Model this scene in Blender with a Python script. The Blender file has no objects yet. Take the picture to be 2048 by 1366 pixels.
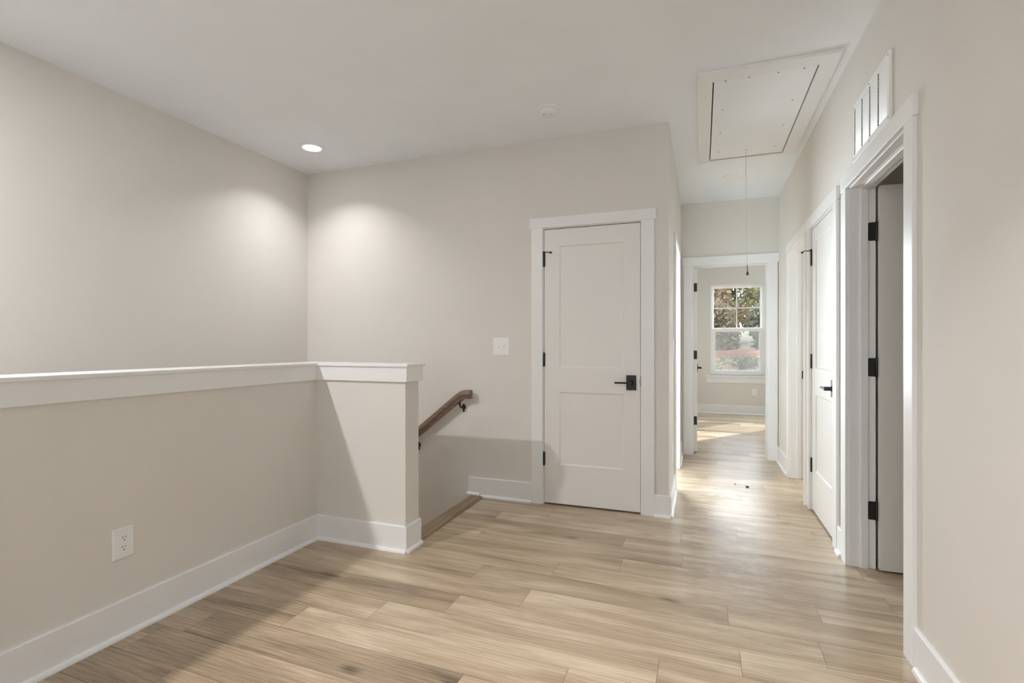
import bpy, bmesh, math, random
from mathutils import Vector, Matrix
R = random.Random(7)
S = bpy.context.scene
COL = S.collection
PI = math.pi
H = 2.74                      # ceiling height

# ------------------------------------------------------------------ materials
def srgb(r, g, b):
    f = lambda c: (c / 12.92) if c <= .04045 else ((c + .055) / 1.055) ** 2.4
    return (f(r / 255), f(g / 255), f(b / 255), 1)

def new_mat(name):
    m = bpy.data.materials.new(name); m.use_nodes = True
    nt = m.node_tree
    return m, nt, nt.nodes['Principled BSDF']

def N(nt, kind, **kw):
    n = nt.nodes.new(kind)
    for k, v in kw.items():
        if k in n.inputs.keys(): n.inputs[k].default_value = v
        else: setattr(n, k, v)
    return n

def paint(name, col, rough=.6, bump=.0, scale=350, var=.015, spec=.35):
    m, nt, b = new_mat(name)
    b.inputs['Roughness'].default_value = rough
    b.inputs['Specular IOR Level'].default_value = spec
    tc = N(nt, 'ShaderNodeTexCoord')
    n1 = N(nt, 'ShaderNodeTexNoise', Scale=2.3, Detail=3.0)
    nt.links.new(tc.outputs['Object'], n1.inputs['Vector'])
    cr = N(nt, 'ShaderNodeValToRGB')
    c = col
    lo = tuple(max(0, x * (1 - var)) for x in c[:3]) + (1,)
    hi = tuple(min(1, x * (1 + var)) for x in c[:3]) + (1,)
    cr.color_ramp.elements[0].color = lo; cr.color_ramp.elements[1].color = hi
    cr.color_ramp.elements[0].position = .3; cr.color_ramp.elements[1].position = .7
    nt.links.new(n1.outputs['Fac'], cr.inputs['Fac'])
    nt.links.new(cr.outputs['Color'], b.inputs['Base Color'])
    if bump:
        n2 = N(nt, 'ShaderNodeTexNoise', Scale=float(scale), Detail=2.0)
        nt.links.new(tc.outputs['Object'], n2.inputs['Vector'])
        bp = N(nt, 'ShaderNodeBump', Strength=bump, Distance=.001)
        nt.links.new(n2.outputs['Fac'], bp.inputs['Height'])
        nt.links.new(bp.outputs['Normal'], b.inputs['Normal'])
    return m

M = {}
M['wall'] = paint('greige_wall_paint', srgb(222, 219, 214), .75, .12, 260)
M['ceiling'] = paint('ceiling_paint', srgb(238, 242, 247), .85, .10, 200)
M['trim'] = paint('white_trim_paint', srgb(235, 236, 237), .33, .04, 90, .01, .5)
M['door'] = paint('white_door_paint', srgb(232, 231, 229), .36, .05, 120, .01, .5)
M['plastic'] = paint('white_plastic', srgb(238, 239, 239), .32, 0, 1, .008, .5)
M['vinyl'] = paint('white_vinyl', srgb(240, 241, 240), .3, 0, 1, .008, .5)
M['black'] = paint('matte_black_metal', srgb(28, 27, 27), .42, .05, 300, .08, .5)
M['bronze'] = paint('dark_bronze_metal', srgb(38, 28, 22), .4, .05, 300, .08, .5)
M['dark'] = paint('dark_opening', srgb(30, 28, 26), .9)
M['slot'] = paint('dark_slot', srgb(20, 19, 18), .8)
M['screw'] = paint('grey_screw_metal', srgb(120, 118, 116), .45)
M['steel'] = paint('brushed_steel', srgb(165, 163, 155), .35)
M['hatch'] = paint('white_plywood_paint', srgb(239, 242, 246), .5, .25, 60, .02)
M['cord'] = paint('white_cord', srgb(222, 220, 215), .8)
M['rubber'] = paint('black_rubber', srgb(25, 25, 25), .8)
M['subfloor'] = paint('dark_seam', srgb(70, 58, 45), .9)
M['siding'] = paint('outer_wall', srgb(190, 186, 180), .8)

def wood_mat(name, light, dark, rough, along='Object', scl=(1, 1, 1), stain=1.0):
    m, nt, b = new_mat(name)
    tc = N(nt, 'ShaderNodeTexCoord')
    mp = N(nt, 'ShaderNodeMapping'); mp.inputs['Scale'].default_value = scl
    nt.links.new(tc.outputs[along], mp.inputs['Vector'])
    n = N(nt, 'ShaderNodeTexNoise', Scale=1.0, Detail=6.0, Roughness=.6, Distortion=.4)
    nt.links.new(mp.outputs['Vector'], n.inputs['Vector'])
    cr = N(nt, 'ShaderNodeValToRGB')
    cr.color_ramp.elements[0].color = dark; cr.color_ramp.elements[1].color = light
    cr.color_ramp.elements[0].position = .3; cr.color_ramp.elements[1].position = .7
    nt.links.new(n.outputs['Fac'], cr.inputs['Fac'])
    nt.links.new(cr.outputs['Color'], b.inputs['Base Color'])
    b.inputs['Roughness'].default_value = rough
    return m
M['rail'] = wood_mat('brown_stained_rail_wood', srgb(134, 112, 94), srgb(98, 80, 66), .4, 'Object', (6, 60, 60))
M['nosing'] = wood_mat('grey_brown_nosing_wood', srgb(160, 140, 112), srgb(112, 92, 70), .5, 'Object', (60, 3, 30))
M['tread'] = wood_mat('stair_tread_wood', srgb(185, 165, 140), srgb(150, 130, 105), .5, 'Object', (30, 2, 30))

def floor_mat():
    m, nt, b = new_mat('oak_plank_flooring')
    L = nt.links.new
    uv = N(nt, 'ShaderNodeUVMap', uv_map='plank')
    at = N(nt, 'ShaderNodeVertexColor', layer_name='tint')
    sx = N(nt, 'ShaderNodeSeparateColor'); L(at.outputs['Color'], sx.inputs['Color'])
    tc = N(nt, 'ShaderNodeTexCoord')
    # long streaks
    def noise(sc, scale, det, dist=0., rough=.55):
        mp = N(nt, 'ShaderNodeMapping'); mp.inputs['Scale'].default_value = sc
        L(uv.outputs['UV'], mp.inputs['Vector'])
        n = N(nt, 'ShaderNodeTexNoise', Scale=scale, Detail=det, Distortion=dist, Roughness=rough)
        L(mp.outputs['Vector'], n.inputs['Vector'])
        return n.outputs['Fac']
    broad = noise((1.1, 9, 1), 1., 3., .6)
    fine = noise((5, 110, 1), 1., 5., .2, .65)
    pores = noise((22, 420, 1), 1., 2.)
    def mathn(op, a, bb, clamp=False):
        n = N(nt, 'ShaderNodeMath', operation=op, use_clamp=clamp)
        for i, v in enumerate((a, bb)):
            if isinstance(v, (int, float)): n.inputs[i].default_value = v
            else: L(v, n.inputs[i])
        return n.outputs[0]
    # cathedral rings
    mpw = N(nt, 'ShaderNodeMapping'); mpw.inputs['Scale'].default_value = (.9, 7.5, 1)
    L(uv.outputs['UV'], mpw.inputs['Vector'])
    wv = N(nt, 'ShaderNodeTexWave', wave_type='RINGS', rings_direction='Z', Scale=2.2, Distortion=5.0, Detail=3.0)
    wv.inputs['Detail Scale'].default_value = 1.6
    L(mpw.outputs['Vector'], wv.inputs['Vector'])
    # knots
    mpk = N(nt, 'ShaderNodeMapping'); mpk.inputs['Scale'].default_value = (2.2, 5.5, 1)
    L(uv.outputs['UV'], mpk.inputs['Vector'])
    nk = N(nt, 'ShaderNodeTexNoise', Scale=3.0, Detail=2.0)
    L(uv.outputs['UV'], nk.inputs['Vector'])
    addv = N(nt, 'ShaderNodeMixRGB', blend_type='ADD'); addv.inputs['Fac'].default_value = .55
    L(mpk.outputs['Vector'], addv.inputs['Color1']); L(nk.outputs['Color'], addv.inputs['Color2'])
    vo = N(nt, 'ShaderNodeTexVoronoi', Scale=1.0, Randomness=1.0)
    L(addv.outputs['Color'], vo.inputs['Vector'])
    kn = N(nt, 'ShaderNodeMapRange'); kn.inputs['From Min'].default_value = .03; kn.inputs['From Max'].default_value = .20
    kn.inputs['To Min'].default_value = 1; kn.inputs['To Max'].default_value = 0
    L(vo.outputs['Distance'], kn.inputs['Value'])
    vc = N(nt, 'ShaderNodeSeparateColor'); L(vo.outputs['Color'], vc.inputs['Color'])
    ksel = mathn('GREATER_THAN', vc.outputs[0], .74)
    knot = mathn('MULTIPLY', mathn('POWER', kn.outputs[0], 1.6), ksel)
    # tone 0..1 (1 = light)
    t = mathn('ADD', mathn('MULTIPLY', broad, .72), mathn('MULTIPLY', fine, .34))
    t = mathn('ADD', t, mathn('MULTIPLY', wv.outputs['Fac'], .055))
    t = mathn('ADD', t, mathn('MULTIPLY', pores, .10))
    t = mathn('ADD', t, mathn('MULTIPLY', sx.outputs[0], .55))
    t = mathn('SUBTRACT', t, mathn('MULTIPLY', knot, .24))
    t = mathn('SUBTRACT', t, .352)
    cr = N(nt, 'ShaderNodeValToRGB')
    e = cr.color_ramp.elements
    e[0].position = .05; e[0].color = srgb(96, 80, 62)
    e[1].position = .85; e[1].color = srgb(228, 216, 198)
    k = e.new(.35); k.color = srgb(172, 152, 127)
    k = e.new(.56); k.color = srgb(205, 188, 163)
    L(t, cr.inputs['Fac'])
    # plaster dust left on the hall floor, whitened further to carry window glare
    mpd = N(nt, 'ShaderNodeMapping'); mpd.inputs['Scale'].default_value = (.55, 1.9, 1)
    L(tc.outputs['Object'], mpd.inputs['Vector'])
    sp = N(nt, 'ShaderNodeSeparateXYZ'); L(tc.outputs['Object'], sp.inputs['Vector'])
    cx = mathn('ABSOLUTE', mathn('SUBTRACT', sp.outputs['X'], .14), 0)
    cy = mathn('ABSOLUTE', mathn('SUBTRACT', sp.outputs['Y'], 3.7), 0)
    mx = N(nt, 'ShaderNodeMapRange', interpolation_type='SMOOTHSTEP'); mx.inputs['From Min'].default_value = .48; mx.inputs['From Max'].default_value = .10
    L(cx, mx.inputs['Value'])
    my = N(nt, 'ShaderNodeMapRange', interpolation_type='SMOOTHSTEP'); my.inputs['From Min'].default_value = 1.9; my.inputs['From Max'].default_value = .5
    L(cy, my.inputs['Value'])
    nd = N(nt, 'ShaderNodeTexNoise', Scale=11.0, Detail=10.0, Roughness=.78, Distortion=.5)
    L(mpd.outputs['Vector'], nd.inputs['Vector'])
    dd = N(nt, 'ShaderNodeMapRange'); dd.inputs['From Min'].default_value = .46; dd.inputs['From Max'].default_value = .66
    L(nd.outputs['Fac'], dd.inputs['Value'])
    dust_glare = mathn('MULTIPLY', mathn('MULTIPLY', mx.outputs[0], my.outputs[0]), dd.outputs[0], True)
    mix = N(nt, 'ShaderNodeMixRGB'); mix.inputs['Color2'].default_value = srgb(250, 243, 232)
    L(mathn('MULTIPLY', dust_glare, .42), mix.inputs['Fac']); L(cr.outputs['Color'], mix.inputs['Color1'])
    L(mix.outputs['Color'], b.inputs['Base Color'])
    rg = mathn('SUBTRACT', mathn('ADD', mathn('MULTIPLY', fine, .14), .17), mathn('MULTIPLY', dust_glare, .0))
    L(rg, b.inputs['Roughness'])
    b.inputs['Specular IOR Level'].default_value = .7
    bp = N(nt, 'ShaderNodeBump', Strength=.22, Distance=.0015)
    hsum = mathn('ADD', mathn('MULTIPLY', fine, .6), mathn('MULTIPLY', pores, .6))
    
    L(hsum, bp.inputs['Height']); L(bp.outputs['Normal'], b.inputs['Normal'])
    return m
M['floor'] = floor_mat()

def emit(name, col, s):
    m = bpy.data.materials.new(name); m.use_nodes = True; nt = m.node_tree
    nt.nodes.clear()
    e = N(nt, 'ShaderNodeEmission', Strength=s); e.inputs['Color'].default_value = col
    o = N(nt, 'ShaderNodeOutputMaterial'); nt.links.new(e.outputs[0], o.inputs[0]); return m
M['lens_on'] = emit('lit_lamp_lens', (1, .95, .88, 1), 6)
M['lens_off'] = paint('frosted_lamp_lens', srgb(242, 242, 240), .45)

def glass():
    m = bpy.data.materials.new('window_glass'); m.use_nodes = True; nt = m.node_tree; nt.nodes.clear()
    tr = N(nt, 'ShaderNodeBsdfTransparent'); tr.inputs['Color'].default_value = (.96, .97, .97, 1)
    gl = N(nt, 'ShaderNodeBsdfGlossy', Roughness=.03)
    mx = N(nt, 'ShaderNodeMixShader'); mx.inputs[0].default_value = .05; o = N(nt, 'ShaderNodeOutputMaterial')
    nt.links.new(tr.outputs[0], mx.inputs[1]); nt.links.new(gl.outputs[0], mx.inputs[2])
    nt.links.new(mx.outputs[0], o.inputs[0]); return m
M['glass'] = glass()
def screen():
    m = bpy.data.materials.new('insect_screen_mesh'); m.use_nodes = True; nt = m.node_tree; nt.nodes.clear()
    tr = N(nt, 'ShaderNodeBsdfTransparent')
    df = N(nt, 'ShaderNodeBsdfDiffuse'); df.inputs['Color'].default_value = srgb(150, 148, 146)
    tl = N(nt, 'ShaderNodeBsdfTranslucent'); tl.inputs['Color'].default_value = srgb(70, 69, 68)
    a = N(nt, 'ShaderNodeAddShader')
    mx = N(nt, 'ShaderNodeMixShader'); mx.inputs[0].default_value = .25
    o = N(nt, 'ShaderNodeOutputMaterial')
    nt.links.new(df.outputs[0], a.inputs[0]); nt.links.new(tl.outputs[0], a.inputs[1])
    nt.links.new(tr.outputs[0], mx.inputs[1]); nt.links.new(a.outputs[0], mx.inputs[2]); nt.links.new(mx.outputs[0], o.inputs[0])
    return m
M['screen'] = screen()

def leaf_mat(name, cols):
    m, nt, b = new_mat(name)
    at = N(nt, 'ShaderNodeVertexColor', layer_name='leaf')
    sx = N(nt, 'ShaderNodeSeparateColor'); nt.links.new(at.outputs['Color'], sx.inputs['Color'])
    cr = N(nt, 'ShaderNodeValToRGB')
    e = cr.color_ramp.elements
    e[0].color = cols[0]; e[1].color = cols[-1]
    for i, c in enumerate(cols[1:-1]): k = e.new((i + 1) / (len(cols) - 1)); k.color = c
    nt.links.new(sx.outputs[0], cr.inputs['Fac']); nt.links.new(cr.outputs['Color'], b.inputs['Base Color'])
    b.inputs['Roughness'].default_value = .7
    b.inputs['Subsurface Weight'].default_value = 0
    tl = N(nt, 'ShaderNodeBsdfTranslucent'); nt.links.new(cr.outputs['Color'], tl.inputs['Color'])
    mx = N(nt, 'ShaderNodeMixShader'); mx.inputs[0].default_value = .45
    nt.links.new(b.outputs[0], mx.inputs[1]); nt.links.new(tl.outputs[0], mx.inputs[2])
    nt.links.new(mx.outputs[0], nt.nodes['Material Output'].inputs[0])
    return m
M['leaf_orange'] = leaf_mat('orange_brown_leaves', [srgb(106, 84, 63), srgb(136, 103, 73), srgb(147, 121, 86), srgb(114, 108, 69)])
M['leaf_yellow'] = leaf_mat('yellow_green_leaves', [srgb(96, 96, 63), srgb(125, 121, 77), srgb(143, 133, 79), srgb(132, 112, 78)])
M['leaf_green'] = leaf_mat('dull_green_leaves', [srgb(81, 83, 65), srgb(100, 102, 78), srgb(115, 112, 84), srgb(94, 94, 77)])
M['brush'] = leaf_mat('grey_brown_brush', [srgb(104, 90, 72), srgb(132, 118, 92), srgb(142, 132, 92), srgb(112, 112, 78)])
M['bark'] = paint('grey_bark', srgb(69, 61, 53), .9, .5, 30, .2)
M['clay'] = paint('red_clay', srgb(98, 62, 48), .95, .5, 3, .12)
M['grass'] = paint('dry_grass', srgb(78, 76, 54), .95, .5, 6, .2)
M['stick'] = paint('bleached_wood', srgb(148, 142, 132), .8)

# ------------------------------------------------------------------ mesh helpers
class MB:
    def __init__(s): s.bm = bmesh.new()
    def box(s, x0, x1, y0, y1, z0, z1):
        x0, x1 = min(x0, x1), max(x0, x1); y0, y1 = min(y0, y1), max(y0, y1); z0, z1 = min(z0, z1), max(z0, z1)
        v = [s.bm.verts.new(p) for p in ((x0, y0, z0), (x1, y0, z0), (x1, y1, z0), (x0, y1, z0), (x0, y0, z1), (x1, y0, z1), (x1, y1, z1), (x0, y1, z1))]
        for f in ((0, 3, 2, 1), (4, 5, 6, 7), (0, 1, 5, 4), (1, 2, 6, 5), (2, 3, 7, 6), (3, 0, 4, 7)):
            s.bm.faces.new([v[i] for i in f])
        return s
    def poly(s, pts):
        return s.bm.faces.new([s.bm.verts.new(p) for p in pts])
    def prism(s, prof, a, b, axis):
        """profile [(p,q)] extruded from a to b along axis; (p,q) are the two other axes in order"""
        def P(p, q, t):
            return {'x': (t, p, q), 'y': (p, t, q), 'z': (p, q, t)}[axis]
        A = [s.bm.verts.new(P(p, q, a)) for p, q in prof]; B = [s.bm.verts.new(P(p, q, b)) for p, q in prof]
        n = len(prof)
        for i in range(n): s.bm.faces.new((A[i], A[(i + 1) % n], B[(i + 1) % n], B[i]))
        s.bm.faces.new(A[::-1]); s.bm.faces.new(B)
        return s
    def lathe(s, prof, c, axis='z', seg=32, cap=True):
        """prof [(r, t)] revolved about axis through c"""
        rings = []
        for r, t in prof:
            ring = []
            for i in range(seg):
                a = 2 * PI * i / seg; u, w = r * math.cos(a), r * math.sin(a)
                p = {'z': (c[0] + u, c[1] + w, c[2] + t), 'y': (c[0] + u, c[1] + t, c[2] + w), 'x': (c[0] + t, c[1] + u, c[2] + w)}[axis]
                ring.append(s.bm.verts.new(p))
            rings.append(ring)
        for k in range(len(rings) - 1):
            for i in range(seg):
                j = (i + 1) % seg
                s.bm.faces.new((rings[k][i], rings[k][j], rings[k + 1][j], rings[k + 1][i]))
        if cap:
            s.bm.faces.new(rings[0][::-1]); s.bm.faces.new(rings[-1])
        return s
    def tube(s, pts, rad, seg=10):
        pts = [Vector(p) for p in pts]
        rads = rad if isinstance(rad, (list, tuple)) else [rad] * len(pts)
        rings = []
        for i, p in enumerate(pts):
            d = (pts[min(i + 1, len(pts) - 1)] - pts[max(i - 1, 0)]).normalized()
            u = d.orthogonal().normalized() if i == 0 else (pu - d * pu.dot(d)).normalized()
            pu = u; w = d.cross(u)
            rings.append([s.bm.verts.new(p + (u * math.cos(2 * PI * k / seg) + w * math.sin(2 * PI * k / seg)) * rads[i]) for k in range(seg)])
        for a, b in zip(rings, rings[1:]):
            for k in range(seg): s.bm.faces.new((a[k], a[(k + 1) % seg], b[(k + 1) % seg], b[k]))
        s.bm.faces.new(rings[0][::-1]); s.bm.faces.new(rings[-1])
        return s
    def build(s, name, mat, parent=None, bevel=0., smooth=False, loc=None, rz=0., seg=2):
        bmesh.ops.recalc_face_normals(s.bm, faces=s.bm.faces)
        me = bpy.data.meshes.new(name); s.bm.to_mesh(me); s.bm.free()
        o = bpy.data.objects.new(name, me); COL.objects.link(o)
        for mm in (mat if isinstance(mat, (list, tuple)) else [mat]): me.materials.append(mm)
        if parent: o.parent = parent
        if loc is not None: o.location = loc
        o.rotation_euler.z = rz
        if smooth:
            for p in me.polygons: p.use_smooth = True
            try: me.set_sharp_from_angle(angle=math.radians(40))
            except Exception: pass
        if bevel:
            md = o.modifiers.new('Bevel', 'BEVEL'); md.width = bevel; md.segments = seg; md.limit_method = 'ANGLE'; md.angle_limit = math.radians(50)
            md.harden_normals = False
        return o

def tag(o, label=None, cat=None, group=None, kind=None):
    if label: o['label'] = label
    if cat: o['category'] = cat
    if group: o['group'] = group
    if kind: o['kind'] = kind
    return o
def struct(o, label, cat): return tag(o, label, cat, None, 'structure')
def empty(name, loc=(0, 0, 0), rz=0.):
    o = bpy.data.objects.new(name, None); COL.objects.link(o); o.location = loc; o.rotation_euler.z = rz
    o.empty_display_size = .1
    return o

# ------------------------------------------------------------------ key dimensions (metres, camera stands over 0,0)
XL, YB, XR, XH, YE, YF = -3.345, 3.715, .752, -.210, 5.932, 9.68
TW = .121                               # wall thickness
XW, YR, XE = -2.237, 2.567, -1.603      # half wall faces
Y2, ZCAP = 2.715, 1.086
XN = -1.705                             # stair edge
YREAR, XFAR = -2.6, 2.7
XBR = 3.1                               # bedroom right wall
DN = -2.95                              # lower storey floor

# ------------------------------------------------------------------ floor
def planks():
    bm = bmesh.new()
    uvl = bm.loops.layers.uv.new('plank'); cl = bm.loops.layers.color.new('tint')
    W, LEN, sk = .1755, 1.22, -.02
    joint = {-6: -.6, -5: .3, -4: -.81, -3: -.46, -2: -.15, -1: .14, 0: .44, 1: .11, 2: .49, 3: -.41, 4: -.10, 5: -.44, 6: -.12, 7: .21}
    dark = {(-4, -1): -.12, (-1, -2): .16, (5, -1): .36, (3, -1): .42, (4, -1): .44, (-3, -1): .58, (-2, -1): .60, (-1, -1): .58, (0, -1): .60, (0, -2): .50, (1, -2): .42, (2, -2): .40, (-4, 0): .58, (-3, 0): .58, (-4, -2): .36, (-5, -1): .42, (-5, -2): .36, (-5, 0): .44, (-6, -1): .22, (-6, -2): .12, (-5, -3): .34, (-6, -3): .2}  # uneven plank tones, some on the left darkened further for knee wall shade
    for k in range(-28, 44):
        y0 = 2.195 + k * W; y1 = y0 + W
        if y1 < YREAR - .1 or y0 > YF + .1: continue
        rr = random.Random(k * 31 + 5)
        j0 = joint.get(k, rr.uniform(0, LEN))
        x_lo = -2.36 if y0 < 2.60 else XN + .09
        if y0 > YB + .05: x_lo = -3.40
        x_hi = 3.2
        for n in range(-4, 5):
            a = j0 + n * LEN; b = a + LEN
            r = random.Random(k * 977 + n * 131 + 3)
            tone = dark.get((k, n), r.uniform(.38, .62) if a < -.5 else r.uniform(.5, .68)); off = (r.uniform(0, 90), r.uniform(0, 90))  # planks towards the hall toned lighter, window glare put into their colour
            a2, b2 = max(a, x_lo), min(b, x_hi)
            if b2 - a2 < .004: continue
            g = .0007
            A, B = a2 + (g if a2 == a else 0), b2 - (g if b2 == b else 0)
            P = [(A, y0 + g + sk * A), (B, y0 + g + sk * B), (B, y1 - g + sk * B), (A, y1 - g + sk * A)]
            if y0 < 2.60 < y1 and y1 > 2.66: pass
            f = bm.faces.new([bm.verts.new((x, y, 0)) for x, y in P])
            for l in f.loops:
                x, y = l.vert.co.x, l.vert.co.y
                l[uvl].uv = (x - a + off[0], y - y0 - sk * x + off[1])
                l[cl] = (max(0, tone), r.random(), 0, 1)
            f.material_index = 0
    # seam bed and slab under the planks
    def bx(x0, x1, y0, y1, z0, z1):
        v = [bm.verts.new(p) for p in ((x0, y0, z0), (x1, y0, z0), (x1, y1, z0), (x0, y1, z0), (x0, y0, z1), (x1, y0, z1), (x1, y1, z1), (x0, y1, z1))]
        for q in ((0, 3, 2, 1), (4, 5, 6, 7), (0, 1, 5, 4), (1, 2, 6, 5), (2, 3, 7, 6), (3, 0, 4, 7)):
            bm.faces.new([v[i] for i in q]).material_index = 1
    zb = -.0025
    bx(XW - .12, 3.2, YREAR - .1, 2.62, -.28, zb)
    bx(XN + .03, 3.2, 2.62, YB + .1, -.28, zb)
    bx(-3.45, 3.2, YB + .1, YF + .12, -.28, zb)
    bmesh.ops.recalc_face_normals(bm, faces=[f for f in bm.faces if f.material_index == 1])
    me = bpy.data.meshes.new('floor'); bm.to_mesh(me); bm.free()
    o = bpy.data.objects.new('floor', me); COL.objects.link(o)
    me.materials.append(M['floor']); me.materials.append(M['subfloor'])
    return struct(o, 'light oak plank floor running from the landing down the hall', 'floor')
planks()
struct(MB().box(-3.5, 3.25, YREAR - .2, YF + .16, H, H + .12).build('ceiling', M['ceiling']), 'flat white painted ceiling over the landing and hall', 'ceiling')

# ------------------------------------------------------------------ walls (boxes around openings)
def wall_x(mb, x0, x1, ya, yb, ops, z0=0):
    """wall in a plane of constant x with openings (y0,y1,zlo,zhi)"""
    y = ya
    for (a, b, lo, hi) in sorted(ops):
        mb.box(x0, x1, y, a, z0, H); mb.box(x0, x1, a, b, hi, H)
        if lo > z0: mb.box(x0, x1, a, b, z0, lo)
        y = b
    mb.box(x0, x1, y, yb, z0, H)
def wall_y(mb, y0, y1, xa, xb, ops, z0=0):
    x = xa
    for (a, b, lo, hi) in sorted(ops):
        mb.box(x, a, y0, y1, z0, H); mb.box(a, b, y0, y1, hi, H)
        if lo > z0: mb.box(a, b, y0, y1, z0, lo)
        x = b
    mb.box(x, xb, y0, y1, z0, H)

JB = .018
D_BACK = dict(a=-1.114, b=-.402, top=2.070)
D_NEAR = dict(a=2.395, b=3.236, top=2.040)
D_MID = dict(a=3.540, b=4.250, top=2.036)
D_FAR = dict(a=4.475, b=5.190, top=2.030)
D_HALL = dict(a=4.460, b=5.200, top=2.045)
D_END = dict(a=-.088, b=.645, top=2.052)
def op(d): return (d['a'] - JB, d['b'] + JB, 0, d['top'] + JB)

mb = MB(); mb.box(XL - TW, XL, YREAR - .12, YE + .12, DN, H)
struct(mb.build('wall_left', M['wall']), 'tall beige stairwell wall on the left', 'wall')
mb = MB(); wall_y(mb, YB, YB + TW, XL, XH, [op(D_BACK)]); mb.box(XL, XN + .03, YB, YB + TW, DN, 0)
struct(mb.build('wall_back', M['wall']), 'beige wall holding the closed closet door and the handrail', 'wall')
mb = MB(); wall_x(mb, XH - TW, XH, YB + TW, YE, [op(D_HALL)])
struct(mb.build('wall_hall', M['wall']), 'left wall of the narrow hall', 'wall')
mb = MB(); wall_x(mb, XR, XR + TW, YREAR, YE, [op(D_NEAR), op(D_MID), op(D_FAR)])
struct(mb.build('wall_right', M['wall']), 'long beige right wall with three doorways', 'wall')
W4 = (-1.75, -.62, .75, 2.20)
mb = MB(); wall_y(mb, YE, YE + TW, XL, XBR + .12, [W4, op(D_END)])
struct(mb.build('wall_end', M['wall']), 'short wall at the end of the hall around the bedroom doorway', 'wall')
W1 = (.155, 1.010, .665, 2.250); W2 = (1.265, 2.195, .665, 2.250)
mb = MB(); wall_y(mb, YF, YF + .15, -.42, XBR, [W1, W2])
struct(mb.build('wall_window', M['wall']), 'far bedroom wall with the window', 'wall')
mb = MB(); mb.box(-.42, -.30, YE + TW, YF, 0, H); mb.box(XBR, XBR + .12, YE + TW, YF + .15, 0, H)
struct(mb.build('wall_bedroom', M['wall']), 'bedroom side walls beyond the open door', 'wall')
mb = MB(); mb.box(XFAR, XFAR + TW, YREAR, YE, 0, H)
mb.box(XR + TW, XFAR, 3.40, 3.50, 0, H); mb.box(XR + TW, XFAR, 1.25, 1.35, 0, H)
struct(mb.build('wall_side', M['wall']), 'dim walls of the rooms behind the right wall', 'wall')
mb = MB(); mb.box(-1.62, XH - TW, 4.33, 4.42, 0, H); mb.box(-1.62, -1.53, YB + TW, 4.33, 0, H)
struct(mb.build('wall_closet', M['wall']), 'inside walls of the closet behind the closed door', 'wall')
W3 = (-.75, .35, .90, 2.10)
mb = MB(); wall_y(mb, YREAR - .14, YREAR, XL, XFAR + TW, [W3]); mb.box(XL, XW - .1, YREAR - .14, YREAR, DN, 0)
struct(mb.build('wall_rear', M['wall']), 'rear landing wall behind the viewer', 'wall')
# half wall around the stairs, an L in plan
mb = MB(); zt = ZCAP - .018
mb.prism([(XW, YREAR), (XW, YR), (XE, YR), (XE, Y2), (XW - .15, Y2), (XW - .15, YREAR)], 0, zt, 'z')
struct(mb.build('wall_half', M['wall'], bevel=.004), 'knee wall around the stairwell painted grey beige', 'wall')
# under the half wall: the stairwell sides below the floor
mb = MB(); mb.box(XW - .15, XW - .125, YREAR, Y2, DN, 0); mb.box(XW - .15, XN + .03, Y2 - .02, Y2, DN, 0); mb.box(XN + .005, XN + .03, Y2, YB, DN, -.01)
struct(mb.build('wall_stair', M['wall']), 'stairwell sides below floor level', 'wall')
mb = MB()
z = 0; x = XN
for i in range(3):
    mb.box(x - .245 - .02, x, Y2 + .002, YB - .002, z - .195 - .03, z - .195)
    mb.box(x - .015, x + .005, Y2 + .002, YB - .002, z - .195, z - .03)
    x -= .245; z -= .195
mb.box(XL + .002, x, Y2 + .002, YB - .002, z - .195 - .03, z - .195); mb.box(x - .015, x + .005, Y2 + .002, YB - .002, z - .195, z - .03)
z -= .195; y = Y2
for i in range(11):
    mb.box(XL + .002, XW - .152, y - .265, y, z - .195 - .03, z - .195)
    mb.box(XL + .002, XW - .152, y - .005, y + .015, z - .195, z - .03)
    y -= .245; z -= .195
mb.box(XL + .002, XW - .152, YREAR, y, z - .05, z)
struct(mb.build('stairs', M['tread'], bevel=.006), 'stair treads going down behind the knee wall', 'stairs')

# ------------------------------------------------------------------ trim: door casings and jambs
CW, CT = .089, .018
def casing(name, label, d, plane, face, along, depth, head, lw=CW, rw=CW, ext=(.012, .012), stop=None, sides=(1, 1)):
    """along 'x' or 'y'; plane = wall face coordinate, face = direction (+1/-1) the casing stands out; depth = jamb depth into the wall"""
    def bx(m, a0, a1, p0, p1, z0, z1):
        if along == 'x': m.box(a0, a1, p0, p1, z0, z1)
        else: m.box(p0, p1, a0, a1, z0, z1)
    a, b, top = d['a'], d['b'], d['top']
    rev = .006
    m = MB()
    inn = plane - face * depth
    bx(m, a - JB, a, plane, inn, 0, top + JB); bx(m, b, b + JB, plane, inn, 0, top + JB); bx(m, a, b, plane, inn, top, top + JB)
    j = m.build(name, M['trim'], bevel=.0015)
    struct(j, label, 'door trim')
    f0, f1 = plane, plane + face * CT
    zt0 = top + rev
    if sides[0]:
        m = MB(); bx(m, a - rev - lw, a - rev, f0, f1, 0, zt0); m.build('side_casing', M['trim'], j, bevel=.002)
    if sides[1]:
        m = MB(); bx(m, b + rev, b + rev + rw, f0, f1, 0, zt0); m.build('side_casing', M['trim'], j, bevel=.002)
    m = MB(); bx(m, a - rev - lw - ext[0], b + rev + rw + ext[1], f0, f1 + face * .003, zt0, head); m.build('head_casing', M['trim'], j, bevel=.002)
    if stop:
        s0, s1 = plane - face * stop[0], plane - face * stop[1]
        m = MB(); bx(m, a, a + .010, s0, s1, 0, top); bx(m, b - .010, b, s0, s1, 0, top); bx(m, a + .010, b - .010, s0, s1, top - .010, top)
        m.build('stop_molding', M['trim'], j, bevel=.002)
    return j
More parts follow.
